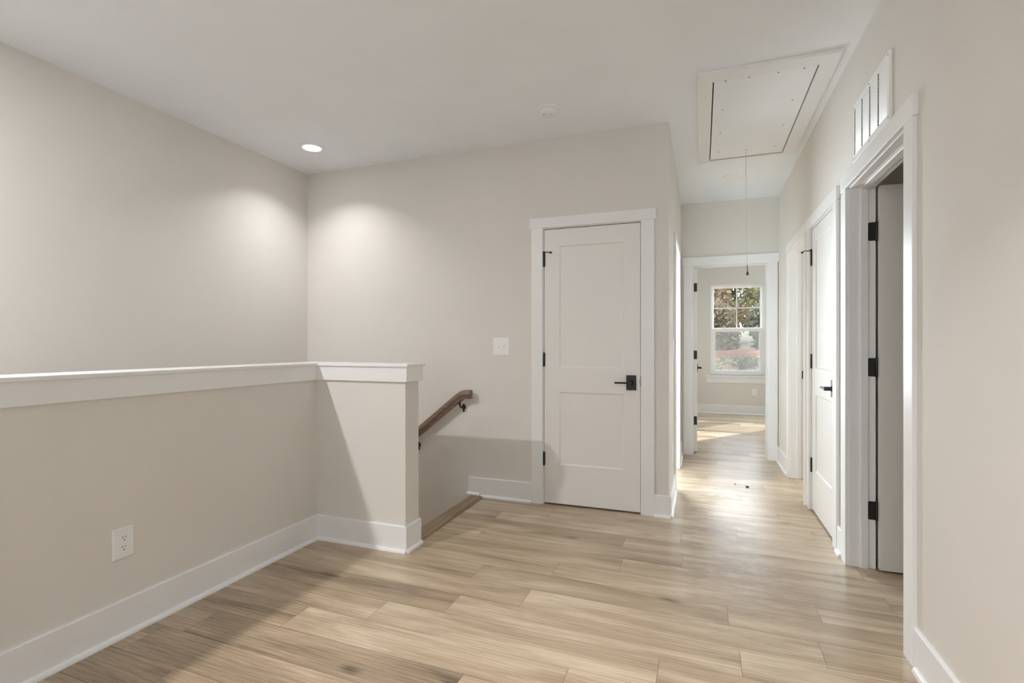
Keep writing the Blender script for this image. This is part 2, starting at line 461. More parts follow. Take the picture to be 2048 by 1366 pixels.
T1 = casing('trim_1', 'white casing around the closed closet door by the stairs', D_BACK, YB, -1, 'x', TW, 2.153, stop=(.042, .075))
T2 = casing('trim_2', 'white casing of the nearest right doorway below the air grille', D_NEAR, XR, -1, 'y', TW, 2.128, stop=(.050, .084))
T3 = casing('trim_3', 'white casing of the closed middle door on the right wall', D_MID, XR, -1, 'y', TW, 2.118, stop=(.042, .075))
T4 = casing('trim_4', 'white casing of the farthest right doorway in the hall', D_FAR, XR, -1, 'y', TW, 2.113, stop=(.050, .084))
T5 = casing('trim_5', 'white casing of the door on the left hall wall', D_HALL, XH, 1, 'y', TW, 2.113, stop=(.050, .084))
T6 = casing('trim_6', 'white casing of the bedroom doorway at the hall end', D_END, YE, -1, 'x', TW, 2.150, ext=(.012, .015), stop=(.042, .076))
# strike plate in the far jamb of trim_4, and one in the closet jamb
m = MB(); xs = XR + .104
m.box(xs - .013, xs + .013, D_FAR['b'] - .0015, D_FAR['b'] + .002, .895, .965)
sp_ = m.build('strike_plate', M['black'], T4); sp_['label'] = 'black strike plate'
m = MB(); m.box(xs - .005, xs + .006, D_FAR['b'] - .0022, D_FAR['b'] + .002, .912, .948); m.build('strike_hole', M['steel'], sp_)
m = MB(); m.box(D_BACK['b'] - .002, D_BACK['b'] + .001, YB - .001, YB + .03, .905, .975)
sp_ = m.build('strike_plate', M['black'], T1); sp_['label'] = 'black strike plate'
m = MB(); m.box(D_BACK['b'] - .007, D_BACK['b'] + .001, YB - .003, YB + .012, .928, .945); m.build('latch_bolt', M['steel'], sp_)

# ------------------------------------------------------------------ baseboards with quarter-round shoe
BH, BT, SH = .150, .014, .019
def base(name, label, segs, shoe=True, clip=None):
    """segs: list of (axis, a0, a1, plane, face)"""
    m = MB(); s = MB(); ns = 0
    for (ax, a0, a1, pl, fc) in segs:
        p = [(pl, 0), (pl + fc * BT, 0), (pl + fc * BT, BH - .004), (pl + fc * (BT - .003), BH), (pl, BH)]
        q0 = pl + fc * BT
        q = [(q0, 0)] + [(q0 + fc * SH * .85 * math.cos(t), SH * math.sin(t)) for t in (0, .3, .6, .9, 1.2, PI / 2)]
        m.prism(p, a0, a1, ax)
        c0, c1 = (a0, a1) if clip is None else clip
        if shoe: s.prism(q, c0, c1, ax); ns += 1
    o = m.build(name, M['trim'])
    struct(o, label, 'baseboard')
    if ns: s.build('shoe_molding', M['trim'], o, smooth=True)
    return o
base('baseboard_half', 'tall white baseboard under the knee wall with the outlet', [('y', YREAR, YR - BT, XW, 1)])
base('baseboard_return', 'white baseboard wrapping the end of the knee wall by the stairs', [('x', XW, XE + BT - .0008, YR, -1), ('y', YR - BT + .0008, Y2 + .006, XE, 1)])
base('baseboard_back', 'short white baseboard between stair edge and closet door', [('x', -1.735, D_BACK['a'] - .095, YB, -1)], clip=(-1.628, D_BACK['a'] - .095))
base('baseboard_corner', 'short white baseboard between closet door and hall corner', [('x', D_BACK['b'] + .095, XH + BT - .0008, YB, -1)])
base('baseboard_hall', 'white baseboard along the left hall wall', [('y', YB - BT + .0008, D_HALL['a'] - .095, XH, 1), ('y', D_HALL['b'] + .095, YE, XH, 1)])
base('baseboard_right', 'white baseboard on the near end of the right wall', [('y', YREAR, D_NEAR['a'] - .095, XR, -1)], clip=(YREAR, D_NEAR['a'] - .125))
base('baseboard_middle', 'short white baseboard between the two nearest right doors', [('y', D_NEAR['b'] + .095, D_MID['a'] - .095, XR, -1)], clip=(D_NEAR['b'] + .115, D_MID['a'] - .1))
base('baseboard_gap', 'sliver of white baseboard between middle and farthest right doors', [('y', D_MID['b'] + .095, D_FAR['a'] - .095, XR, -1)])
base('baseboard_far', 'white baseboard beyond the farthest right door', [('y', D_FAR['b'] + .095, YE, XR, -1)])
base('baseboard_window', 'white baseboard below the bedroom window', [('x', -.30, XBR, YF, -1)])

# ------------------------------------------------------------------ knee wall cap
ov, at_ = .030, .018
zt = ZCAP
def Lp(o, ob=None):
    ob = o if ob is None else ob
    return [(XW + o, YREAR), (XW + o, YR - o), (XE + o, YR - o), (XE + o, Y2 + ob), (XW - .15 - ob, Y2 + ob), (XW - .15 - ob, YREAR)]
cap = MB(); cap.prism(Lp(ov), zt - .018, zt, 'z')
cap = struct(cap.build('trim_7', M['trim'], bevel=.004), 'white cap and apron along the top of the knee wall', 'wall cap')
m = MB(); m.box(XW, XW + at_, YREAR, YR - at_, zt - .104, zt - .018); m.build('apron_board', M['trim'], cap, bevel=.0015)
m = MB(); m.box(XW, XE + at_, YR - at_, YR, zt - .104, zt - .018); m.build('apron_board', M['trim'], cap, bevel=.0015)
m = MB(); m.box(XE, XE + at_, YR, Y2, zt - .104, zt - .018); m.build('apron_board', M['trim'], cap, bevel=.0015)
m = MB(); m.box(XW - .15, XE + at_, Y2, Y2 + at_, zt - .104, zt - .018); m.build('apron_board', M['trim'], cap, bevel=.0015)
m = MB(); m.box(XW - .168, XW - .15, YREAR, Y2 + at_, zt - .104, zt - .018); m.build('apron_board', M['trim'], cap, bevel=.0015)
# stair nosing
m = MB(); m.prism([(XN, .012), (XN - .012, .004), (XN - .012, -.022), (XN, -.028), (XN + .012, -.028), (XN + .012, .0), (XN + .10, .0), (XN + .104, .003), (XN + .085, .013)], Y2 + .002, YB - BT - .002, 'y')
# profile is (x,z) -> rebuild with correct axes
o = m.build('trim_8', M['nosing'])
struct(o, 'grey brown wooden nosing at the top of the stairs', 'stair nosing')
m = MB(); q0 = YB - BT
m.prism([(q0, .014)] + [(q0 - SH * .85 * math.cos(t), .014 + SH * math.sin(t)) for t in (0, .3, .6, .9, 1.2, PI / 2)], -1.745, -1.636, 'x')
m.build('shoe_molding', M['trim'], o, smooth=True)

# ------------------------------------------------------------------ doors
def leaf(w, h, t, panels):
    """two-sided panel door leaf: x 0..w from the hinge, y 0 (front) .. t, z 0..h"""
    bm = bmesh.new()
    def q(*p): bm.faces.new([bm.verts.new(v) for v in p])
    xs = [0, panels[0][0], panels[0][1], w]
    zs = [0]
    for p in panels: zs += [p[2], p[3]]
    zs.append(h)
    for y, sg in ((0, 1), (t, -1)):
        for i in range(3):
            for k in range(len(zs) - 1):
                x0, x1, z0, z1 = xs[i], xs[i + 1], zs[k], zs[k + 1]
                if i == 1 and k % 2 == 1:
                    s, d = .009, .0075 * sg
                    a = [(x0, y, z0), (x1, y, z0), (x1, y, z1), (x0, y, z1)]
                    b = [(x0 + s, y + d, z0 + s), (x1 - s, y + d, z0 + s), (x1 - s, y + d, z1 - s), (x0 + s, y + d, z1 - s)]
                    for e in range(4): q(a[e], a[(e + 1) % 4], b[(e + 1) % 4], b[e])
                    q(*b)
                else: q((x0, y, z0), (x1, y, z0), (x1, y, z1), (x0, y, z1))
    q((0, 0, 0), (0, t, 0), (0, t, h), (0, 0, h)); q((w, 0, 0), (w, t, 0), (w, t, h), (w, 0, h))
    q((0, 0, 0), (w, 0, 0), (w, t, 0), (0, t, 0)); q((0, 0, h), (w, 0, h), (w, t, h), (0, t, h))
    bmesh.ops.remove_doubles(bm, verts=bm.verts, dist=1e-5)
    x = MB(); x.bm.free(); x.bm = bm
    return x
def lever(par, x, z, y, sgn, toward):
    """lever set on the face at local y, standing out along sgn*y; lever points along toward (+1/-1) x"""
    m = MB(); m.box(x - .035, x + .035, y, y + sgn * .008, z - .053, z + .053)
    h = m.build('handle', M['black'], par, bevel=.003); h['label'] = 'black lever handle with rectangular plate'
    m = MB(); m.lathe([(.020, .0), (.016, .004), (.0125, .010), (.0125, .044)], (x, y + sgn * .008, z), 'y', 20) if sgn > 0 else m.lathe([(.020, .0), (.016, -.004), (.0125, -.010), (.0125, -.044)], (x, y + sgn * .008, z), 'y', 20)
    yy = y + sgn * .046
    m.box(x - .010, x + .010, yy - .007, yy + .007, z - .010, z + .010)
    m.box(x, x + toward * .112, yy - .006, yy + .006, z - .0065, z + .0065)
    m.build('lever', M['black'], h, bevel=.002)
    return h
def hinge(par, x, y, z, style='knuckle', h=.098):
    m = MB()
    m.lathe([(.0045, -h / 2 - .004), (.0065, -h / 2), (.0065, h / 2), (.0045, h / 2 + .004)], (x, y, z), 'z', 14)
    for dz in (-.03, -.01, .01, .03): m.lathe([(.0070, dz - .001), (.0070, dz + .001)], (x, y, z), 'z', 14)
    if style == 'knuckle': m.box(x - .009, x + .009, y + .002, y + .008, z - h / 2, z + h / 2)
    return m.build('hinge', M['black'], par, smooth=True)
def pin_stop(par, x, y, z, dx, dy):
    m = MB(); m.lathe([(.008, 0), (.008, .012), (.005, .016)], (x, y, z), 'z', 14)
    m.tube([(x, y, z + .006), (x + dx * .45, y + dy * .8, z + .008), (x + dx * .9, y + dy, z + .002)], .0032, 8)
    s = m.build('hinge_stop', M['black'], par, smooth=True)
    m = MB(); m.lathe([(.006, -.006), (.0075, 0), (.006, .008)], (x + dx, y + dy, z + .001), 'x', 12); m.build('bumper', M['rubber'], s, smooth=True)
    return s
# door_1: closet door in the back wall (front faces -y, hinges left)
g = .003
w1 = D_BACK['b'] - D_BACK['a'] - 2 * g; h1 = 2.052
z1 = .011
def pans(w, st=.116): return [(st, w - st, .291, .834), (st, w - st, 1.019, 1.926)]
d1 = leaf(w1, h1, .035, pans(w1)).build('door_1', M['door'], loc=(D_BACK['a'] + g, YB + .003, z1))
struct(d1, 'closed white two panel closet door beside the stairs', 'door')
lever(d1, w1 - .062, .917, 0, -1, -1)
for zz in (1.838, 1.087, .341): hinge(d1, -.002, -.004, zz - z1)
pin_stop(d1, -.002, -.005, 1.886 - z1, .058, -.022)
# door_2: nearest right doorway, swung open into the dark room
w2 = D_NEAR['b'] - D_NEAR['a'] - 2 * g; h2 = 2.022
d2 = leaf(w2, h2, .035, pans(w2, .125)).build('door_2', M['door'], loc=(XR + TW + .008, D_NEAR['b'] - .037, .012), rz=math.radians(-1.0))
struct(d2, 'white door standing open in the nearest right doorway', 'door')
for zz in (1.79, 1.065, .30):
    m = MB(); yl = D_NEAR['b'] - d2.location.y
    m.lathe([(.0045, -.053), (.0068, -.049), (.0068, .049), (.0045, .053)], (-.006, yl - .005, zz), 'z', 14)
    for dz in (-.03, -.01, .01, .03): m.lathe([(.0074, dz - .0012), (.0074, dz + .0012)], (-.006, yl - .005, zz), 'z', 14)
    hg = m.build('hinge', M['black'], d2, smooth=True)
    # leaf with round corners let into the jamb
    m = MB(); r = .010; x0, x1, za, zb = -.046, -.008, zz - .049, zz + .049
    pr = [(x1, za), (x1, zb)] + [(x0 + r - r * math.sin(t), zb - r + r * math.cos(t)) for t in (0, .4, .8, 1.2, PI / 2)] + [(x0 + r - r * math.cos(t), za + r - r * math.sin(t)) for t in (0, .4, .8, 1.2, PI / 2)]
    m.prism(pr, yl - .0025, yl + .001, 'y'); m.build('hinge_leaf', M['black'], hg)
lever(d2, w2 - .062, .92, 0, -1, -1)
# door_3: closed middle door on the right wall; front faces -x, hinge at far end
w3 = D_MID['b'] - D_MID['a'] - 2 * g; h3 = 2.018
d3 = leaf(w3, h3, .035, pans(w3)).build('door_3', M['door'], loc=(XR + .003, D_MID['b'] - g, .012), rz=math.radians(-90))
struct(d3, 'closed white two panel door in the middle of the right wall', 'door')
lever(d3, w3 - .062, .917, 0, -1, -1)
for zz in (1.826, 1.078, .327): hinge(d3, -.002, -.004, zz - .012)
pin_stop(d3, -.002, -.006, 1.876 - .012, -.035, -.052)
# door_4: closed door on the left hall wall; front faces +x
w4 = D_HALL['b'] - D_HALL['a'] - 2 * g
d4 = leaf(w4, 2.025, .035, pans(w4)).build('door_4', M['door'], loc=(XH - TW - .008, D_HALL['a'] + .036, .012), rz=math.radians(184))
struct(d4, 'white door swung into the bright room left of the hall', 'door')
# door_5: bedroom door, open against the left
w5 = D_END['b'] - D_END['a'] - 2 * g; h5 = 2.03
d5 = leaf(w5, h5, .035, pans(w5)).build('door_5', M['door'], loc=(D_END['a'] + .046, YE + TW + .006, .012), rz=math.radians(90.5))
# its local y runs to -x: front (y=0) faces +x
struct(d5, 'white bedroom door standing open at the hall end', 'door')
lever(d5, w5 - .062, .905, 0, -1, -1)
lever(d5, w5 - .062, .905, .035, 1, -1)
for zz in (1.825, 1.075, .345):
    m = MB(); m.box(-.0025, .0, .002, .033, zz - .047, zz + .047)
    m.lathe([(.0045, -.051), (.0065, -.047), (.0065, .047), (.0045, .051)], (-.004, .036, zz), 'z', 14)
    m.build('hinge', M['black'], d5)
# door_6: farthest right doorway, swung fully into its room
w6 = D_FAR['b'] - D_FAR['a'] - 2 * g
d6 = leaf(w6, 2.012, .035, pans(w6)).build('door_6', M['door'], loc=(XR + TW + .008, D_FAR['a'] + .002, .012), rz=math.radians(1))
struct(d6, 'white door swung into the room of the farthest right doorway', 'door')

# ------------------------------------------------------------------ windows
def window(name, label, w, detail=True):
    x0, x1, z0, z1 = w
    ya, yb = YF + .055, YF + .135          # frame depth
    fr = .035
    m = MB(); m.box(x0, x0 + fr, ya, yb, z0, z1); m.box(x1 - fr, x1, ya, yb, z0, z1); m.box(x0 + fr, x1 - fr, ya, yb, z1 - fr, z1); m.box(x0 + fr, x1 - fr, ya, yb, z0, z0 + fr)
    root = struct(m.build(name, M['vinyl'], bevel=.003), label, 'window')
    xi0, xi1, zi0, zi1 = x0 + fr, x1 - fr, z0 + fr, z1 - fr
    zm = z0 + (z1 - z0) * .502
    def sash(nm, za, zb, y0, y1, st, rb, rt):
        m = MB(); m.box(xi0, xi0 + st, y0, y1, za, zb); m.box(xi1 - st, xi1, y0, y1, za, zb)
        m.box(xi0 + st, xi1 - st, y0, y1, za, za + rb); m.box(xi0 + st, xi1 - st, y0, y1, zb - rt, zb)
        s = m.build(nm, M['vinyl'], root, bevel=.003)
        m = MB(); yc = (y0 + y1) / 2; m.box(xi0 + st - .004, xi1 - st + .004, yc - .002, yc + .002, za + rb - .004, zb - rt + .004)
        m.build('pane', M['glass'], s)
        return s
    up = sash('upper_sash', zm - .01, zi1, YF + .098, YF + .128, .020, .05, .02)
    lo = sash('lower_sash', zi0, zm + .03, YF + .064, YF + .094, .040, .055, .060)
    m = MB(); xc = (x0 + x1) / 2; zc = (zm + .04 + zi1 - .02) / 2
    m.box(xc - .009, xc + .009, YF + .106, YF + .122, zm, zi1 - .015); m.box(xi0 + .015, xi1 - .015, YF + .106, YF + .122, zc - .009, zc + .009)
    m.build('muntin_bars', M['vinyl'], up)
    for xx in (x0 + .23, x1 - .23):
        m = MB(); m.prism([(xx - .035, zm + .03), (xx + .035, zm + .03), (xx + .022, zm + .042), (xx - .022, zm + .042)], YF + .066, YF + .09, 'y'); m.build('sash_lock', M['vinyl'], lo, bevel=.002)
    m = MB(); m.box(xi0, xi1, YF + .130, YF + .132, zi0, zm + .02); m.build('insect_screen', M['screen'], root)
    # stool and apron
    m = MB(); m.box(x0 - .085, x1 + .075, YF - .035, YF + .055, z0 - .022, z0); m.build('window_sill', M['trim'], root, bevel=.004)
    m = MB(); m.box(x0 - .07, x1 + .06, YF - .018, YF, z0 - .125, z0 - .022); m.build('window_apron', M['trim'], root, bevel=.002)
    return root
window('window_1', 'white double hung bedroom window with trees outside', W1)
window('window_2', 'second white bedroom window right of the one in view', W2)
m = MB(); x0, x1, z0, z1 = W3; fr = .05
m.box(x0, x0 + fr, YREAR - .12, YREAR - .04, z0, z1); m.box(x1 - fr, x1, YREAR - .12, YREAR - .04, z0, z1); m.box(x0, x1, YREAR - .12, YREAR - .04, z1 - fr, z1); m.box(x0, x1, YREAR - .12, YREAR - .04, z0, z0 + fr); m.box((x0 + x1) / 2 - .03, (x0 + x1) / 2 + .03, YREAR - .12, YREAR - .04, z0, z1)
def side_window(name, label, w):
    x0, x1, z0, z1 = w; fr = .045; m = MB(); ya, yb = YE + .03, YE + .10
    m.box(x0, x0 + fr, ya, yb, z0, z1); m.box(x1 - fr, x1, ya, yb, z0, z1); m.box(x0 + fr, x1 - fr, ya, yb, z1 - fr, z1); m.box(x0 + fr, x1 - fr, ya, yb, z0, z0 + fr); m.box(x0 + fr, x1 - fr, ya + .01, yb - .01, (z0 + z1) / 2 - .02, (z0 + z1) / 2 + .02)
    o = struct(m.build(name, M['vinyl'], bevel=.003), label, 'window')
    m = MB(); m.box(x0 + fr, x1 - fr, YE + .063, YE + .067, z0 + fr, z1 - fr); m.build('pane', M['glass'], o)
w3o = struct(m.build('added_window_3', M['vinyl'], bevel=.003), 'added unseen window in the rear wall letting fill light onto the landing', 'window')  # unseen window added behind the viewer as a source of fill
m = MB(); m.box(x0 + fr, x1 - fr, YREAR - .085, YREAR - .081, z0 + fr, z1 - fr); m.build('pane', M['glass'], w3o)

side_window('window_4', 'window of the room left of the hall', W4)
# ------------------------------------------------------------------ electrical plates
def plate_mesh(m, w, h, d=.006):
    """bevelled plate lying in local xz plane facing -y, centred"""
    b = .006
    A = [(-w / 2, 0, -h / 2), (w / 2, 0, -h / 2), (w / 2, 0, h / 2), (-w / 2, 0, h / 2)]
    B = [(-w / 2, -d * .45, -h / 2), (w / 2, -d * .45, -h / 2), (w / 2, -d * .45, h / 2), (-w / 2, -d * .45, h / 2)]
    C = [(-w / 2 + b, -d, -h / 2 + b), (w / 2 - b, -d, -h / 2 + b), (w / 2 - b, -d, h / 2 - b), (-w / 2 + b, -d, h / 2 - b)]
    for P, Q in ((A, B), (B, C)):
        for i in range(4): m.poly([P[i], P[(i + 1) % 4], Q[(i + 1) % 4], Q[i]])
    m.poly(C); m.poly(A)
    bmesh.ops.remove_doubles(m.bm, verts=m.bm.verts, dist=1e-5)
    return m
def outlet(loc, rz, label, w=.085, h=.127):
    t = empty('wall_outlet', loc, rz); tag(t, label, 'outlet')
    plate_mesh(MB(), w, h).build('cover_plate', M['plastic'], t)
    for s in (1, -1):
        zc = s * .0195
        m = MB(); r = .0172
        pr = []
        for i in range(32):
            a = 2 * PI * i / 32; pr.append((r * math.cos(a), zc + max(-.0142, min(.0142, r * math.sin(a)))))
        m.prism(pr, -.0085, -.004, 'y')
        f = m.build('receptacle', M['plastic'], t, bevel=.0008)
        m = MB(); m.box(-.0075, -.0052, -.0089, -.0080, zc + .001, zc + .0095); m.box(.0050, .0070, -.0089, -.0080, zc + .002, zc + .009)
        m.lathe([(.0026, 0), (.0026, .0008)], (0, -.0089, zc - .0068), 'y', 14)
        m.build('slots', M['slot'], f)
    m = MB(); m.lathe([(.0032, -.0012), (.0032, 0)], (0, -.0055, 0), 'y', 14); m.build('screw', M['plastic'], t)
    return t
def switch(loc, rz, label, gangs, w, h=.136, ups=(1,)):
    t = empty('light_switch', loc, rz); tag(t, label, 'light switch')
    plate_mesh(MB(), w, h).build('switch_plate', M['plastic'], t)
    for i in range(gangs):
        x = (i - (gangs - 1) / 2) * .046
        m = MB(); u = ups[i % len(ups)]
        m.box(x - .006, x + .006, -.0075, -.005, -.0125, .0125)
        m.prism([(-.006, -.006), (-.006, .006), (-.021, u * .011 + .0035), (-.021, u * .011 - .0035)], x - .0045, x + .0045, 'x')
        tg = m.build('toggle', M['plastic'], t, bevel=.0008)
        for s in (1, -1):
            m = MB(); m.lathe([(.003, -.001), (.003, 0)], (x, -.006, s * .030), 'y', 12); m.build('screw', M['plastic'], t)
    return t
outlet((XW, 1.4285, .381), math.radians(90), 'white duplex outlet low on the grey knee wall')
outlet((.856, YF, .385), 0, 'white outlet below the bedroom window sill', .075, .12)
outlet((XH, 4.06, .37), math.radians(90), 'white outlet low on the left hall wall seen edge on', .08, .125)
switch((-1.458, YB, 1.183), 0, 'white double toggle switch plate between stairs and closet door', 2, .134, .136, (-1, 1))
switch((XH, 4.25, 1.175), math.radians(90), 'white single switch on the left hall wall seen edge on', 1, .08, .13, (1,))

# ------------------------------------------------------------------ ceiling fixtures
def downlight(loc, label, on, group=None):
    t = empty('recessed_light', loc); tag(t, label, 'ceiling light')
    m = MB(); m.lathe([(.095, 0), (.094, -.006), (.088, -.011), (.072, -.0095), (.067, -.004), (.067, -.001)], (0, 0, 0), 'z', 48, cap=False); m.build('trim_ring', M['plastic'], t, smooth=True)
    m = MB(); m.lathe([(.0675, -.0035), (.055, -.0052), (.03, -.0062), (.002, -.0066)], (0, 0, 0), 'z', 48); m.build('lens', M['lens_on'] if on else M['lens_off'], t, smooth=True)
    return t
LIGHT1 = (-2.850, 3.215, H); LIGHT2 = (-2.860, .16, H); FILL3 = (-.22, 1.35, H); FILL4 = (1.75, 5.50, H)  # last two are unseen lamps added to brighten the floor and hall
downlight(LIGHT1, 'lit round recessed light above the stairwell corner', True)
downlight(LIGHT2, 'lit round recessed light above the lower stair flight', True)
downlight(FILL3, 'added unseen recessed light over the landing brightening the floor', True)
downlight(FILL4, 'added unseen recessed light behind the farthest right doorway brightening the hall', True)
downlight((.277, 5.105, H), 'unlit round recessed light at the far end of the hall', False)
t = empty('smoke_detector', (-.935, 3.225, H)); tag(t, 'round white smoke detector on the ceiling above the closet door', 'smoke detector')
m = MB(); m.lathe([(.074, 0), (.074, -.008), (.070, -.012), (.062, -.012)], (0, 0, 0), 'z', 48); m.build('mounting_base', M['plastic'], t, smooth=True)
m = MB(); m.lathe([(.059, -.012), (.0605, -.018), (.0605, -.030), (.054, -.040), (.040, -.046), (.012, -.048), (.001, -.048)], (0, 0, 0), 'z', 48); c = m.build('cover', M['plastic'], t, smooth=True)
m = MB(); m.lathe([(.0555, -.0115), (.0555, -.0185)], (0, 0, 0), 'z', 48, cap=False); m.build('vent_slot', M['slot'], t)
m = MB(); m.lathe([(.011, -.047), (.011, -.0505), (.009, -.0515)], (.012, -.012, 0), 'z', 20); m.build('test_button', M['plastic'], c, smooth=True)
m = MB(); m.box(-.030, -.018, -.030, -.024, -.0470, -.0455); m.build('sounder_opening', M['slot'], c)

# attic hatch
t = empty('attic_hatch', (.335, 3.85, H)); tag(t, 'white pull down attic hatch in the hall ceiling', 'attic hatch')
def rel(m): return m
ox, oy = .335, 3.85
hx0, hx1, hy0, hy1 = -.022 - ox, .694 - ox, 3.094 - oy, 4.60 - oy
px0, px1, py0, py1 = .070 - ox, .598 - ox, 3.196 - oy, 4.535 - oy
gp = .007
def hb(name, pts, z0, z1, mat=M['trim']):
    m = MB(); m.prism(pts, z0, z1, 'z'); return m.build(name, mat, t, bevel=.0015)
ix0, ix1, iy0, iy1 = px0 - gp, px1 + gp, py0 - .004, py1 + .022
hb('frame_board', [(hx0, hy0), (hx1, hy0), (ix1, iy0 + .006), (ix0, iy0 + .006)], -.020, 0)
hb('frame_board', [(hx0, hy1), (ix0, iy1), (ix1, iy1), (hx1, hy1)], -.020, 0)
hb('frame_board', [(hx0, hy0), (ix0, iy0), (ix0, iy1), (hx0, hy1)], -.019, 0)
hb('frame_board', [(hx1, hy0), (hx1, hy1), (ix1, iy1), (ix1, iy0)], -.020, 0)
m = MB(); m.box(ix0 - .01, ix1 + .01, iy0, iy1 + .01, -.004, -.001); m.build('shadow_gap', M['dark'], t)
pn = MB().box(px0, px1, py0 + .001, py1, -.018, -.004).build('hatch_panel', M['hatch'], t, bevel=.001)
for (sx, sy) in ((.131, 3.209), (.257, 3.210), (.406, 3.211), (.534, 3.212), (.131, 3.598), (.533, 3.601), (.129, 3.987), (.532, 3.992), (.129, 4.369), (.331, 4.395), (.533, 4.385)):
    m = MB(); m.lathe([(.0045, -.0195), (.0055, -.018)], (sx - ox, sy - oy, 0), 'z', 12); m.build('screw', M['screw'], pn)
t = empty('pull_cord', (.332, 4.449, H - .018)); tag(t, 'thin white pull cord with dark tassel hanging from the attic hatch', 'pull cord')
m = MB(); m.tube([(0, 0, .0), (.001, 0, -.3), (.004, 0, -.6), (.008, 0, -.90)], .0022, 8); m.build('cord', M['cord'], t)
m = MB(); m.tube([(.008, 0, -.895), (.0105, 0, -.945)], .003, 8); m.lathe([(.003, -.94), (.006, -.946), (.0105, -.966), (.0105, -.972), (.004, -.974)], (.0105, 0, 0), 'z', 16); m.build('tassel', M['bronze'], t, smooth=True)

# return air grille above the nearest right doorway
t = empty('air_grille', (XR, 2.84, 2.288)); tag(t, 'white louvred return air grille above the nearest right doorway', 'vent')
y0, y1, z0, z1 = -.278, .277, -.149, .148
fb, th = .032, .013
m = MB()
# frame with sloped rim
for (a, b, c, d) in ((y0, y1, z1 - fb, z1), (y0, y1, z0, z0 + fb), (y0, y0 + fb, z0 + fb, z1 - fb), (y1 - fb, y1, z0 + fb, z1 - fb)):
    m.box(-th, 0, a, b, c, d)
m.build('grille_frame', M['vinyl'], t, bevel=.003)
m = MB(); ny = 4; nz = 23
iy0_, iy1_, iz0, iz1 = y0 + fb, y1 - fb, z0 + fb, z1 - fb
wcol = (iy1_ - iy0_) / ny; ph = (iz1 - iz0) / nz
for k in range(nz):
    zc = iz0 + (k + .5) * ph
    m.prism([(-th + .0005, zc + ph * .36), (-th + .0018, zc + ph * .42), (-th + .0062, zc - ph * .40), (-th + .0049, zc - ph * .46)], iy0_, iy1_, 'y')
m.build('louvers', M['vinyl'], t)
m = MB()
for i in range(1, ny): m.box(-th, -.003, iy0_ + i * wcol - .005, iy0_ + i * wcol + .005, iz0, iz1)
m.build('divider_bars', M['vinyl'], t)
for i in range(ny):
    m = MB()
    for k in range(nz):
        yb_ = iy0_ + (i + 1) * wcol - .0055; zc = iz0 + (k + .5) * ph
        m.box(-th - .0006, -th + .002, yb_ - .006, yb_, zc - ph * .04, zc + ph * .34)
    m.build('louver_gaps', M['slot'], t)
m = MB(); m.box(-.0025, -.0002, iy0_ - .01, iy1_ + .01, iz0 - .01, iz1 + .01); m.build('duct_opening', M['dark'], t)
for (sy, sz) in ((y0 + .016, z1 - .015), ((y0 + y1) / 2, z1 - .015), (y1 - .016, z1 - .015), (y0 + .016, z0 + .015), ((y0 + y1) / 2, z0 + .015), (y1 - .016, z0 + .015)):
    m = MB(); m.lathe([(.004, 0), (.0055, .0015)], (-th - .0015, sy, sz), 'x', 12); m.build('screw', M['steel'], t)

# ------------------------------------------------------------------ handrail
t = empty('handrail', (-1.78, YB, .80)); tag(t, 'brown wooden handrail on the wall going down the stairs', 'handrail')
yc = 3.640 - YB
sl = .808
pts = [(-1.25, None)]
path = [(-2.75 + 1.78, None), (-1.80 + 1.78, None), (.012, None), (.10, None)]
ztop = lambda x: .838 - .80 - .045 + sl * (x + .0)      # centre height at world x = -1.78 + x
P = [(-1.10, ztop(-1.10)), (-.05, ztop(-.05)), (-.005, ztop(-.005) - .001), (.020, ztop(0) + .010), (.045, ztop(0) + .018), (.098, ztop(0) + .020)]
prof = [(-.029, .006), (-.026, .022), (-.016, .031), (0, .034), (.016, .031), (.026, .022), (.029, .006), (.029, -.004), (.022, -.012), (.020, -.034), (-.020, -.034), (-.022, -.012), (-.029, -.004)]
m = MB(); rings = []
for i, (x, zz) in enumerate(P):
    a = P[max(i - 1, 0)]; b = P[min(i + 1, len(P) - 1)]
    d = Vector((b[0] - a[0], 0, b[1] - a[1])).normalized(); n = Vector((-d.z, 0, d.x))
    rings.append([m.bm.verts.new(Vector((x, yc + p, zz)) + n * q) for p, q in prof])
for A, B in zip(rings, rings[1:]):
    for k in range(len(prof)): m.bm.faces.new((A[k], A[(k + 1) % len(prof)], B[(k + 1) % len(prof)], B[k]))
m.bm.faces.new(rings[0][::-1]); m.bm.faces.new(rings[-1])
m.build('rail', M['rail'], t, bevel=.0012)
for xb in (-1.781, -2.191, -2.70):
    zr = ztop(xb + 1.78) - .046
    m = MB()
    X = xb + 1.78
    m.lathe([(.019, 0), (.019, -.004), (.013, -.008), (.010, -.012)], (X, 0, zr - .045), 'y', 20)
    m.box(X - .007, X + .007, -.006, 0, zr - .085, zr - .02)
    m.tube([(X, -.008, zr - .045), (X, -.035, zr - .047), (X, -.06, zr - .038), (X, yc, zr - .018), (X, yc, zr + .002)], [.008, .0075, .007, .0075, .009], 12)
    k = 1 / math.sqrt(1 + sl * sl)
    m.prism([(X - .026 * k, zr - .026 * k * sl - .002), (X + .026 * k, zr + .026 * k * sl - .002), (X + .026 * k, zr + .026 * k * sl + .003), (X - .026 * k, zr - .026 * k * sl + .003)], yc - .012, yc + .012, 'y')
    b = m.build('bracket', M['bronze'], t, bevel=.001, smooth=True)

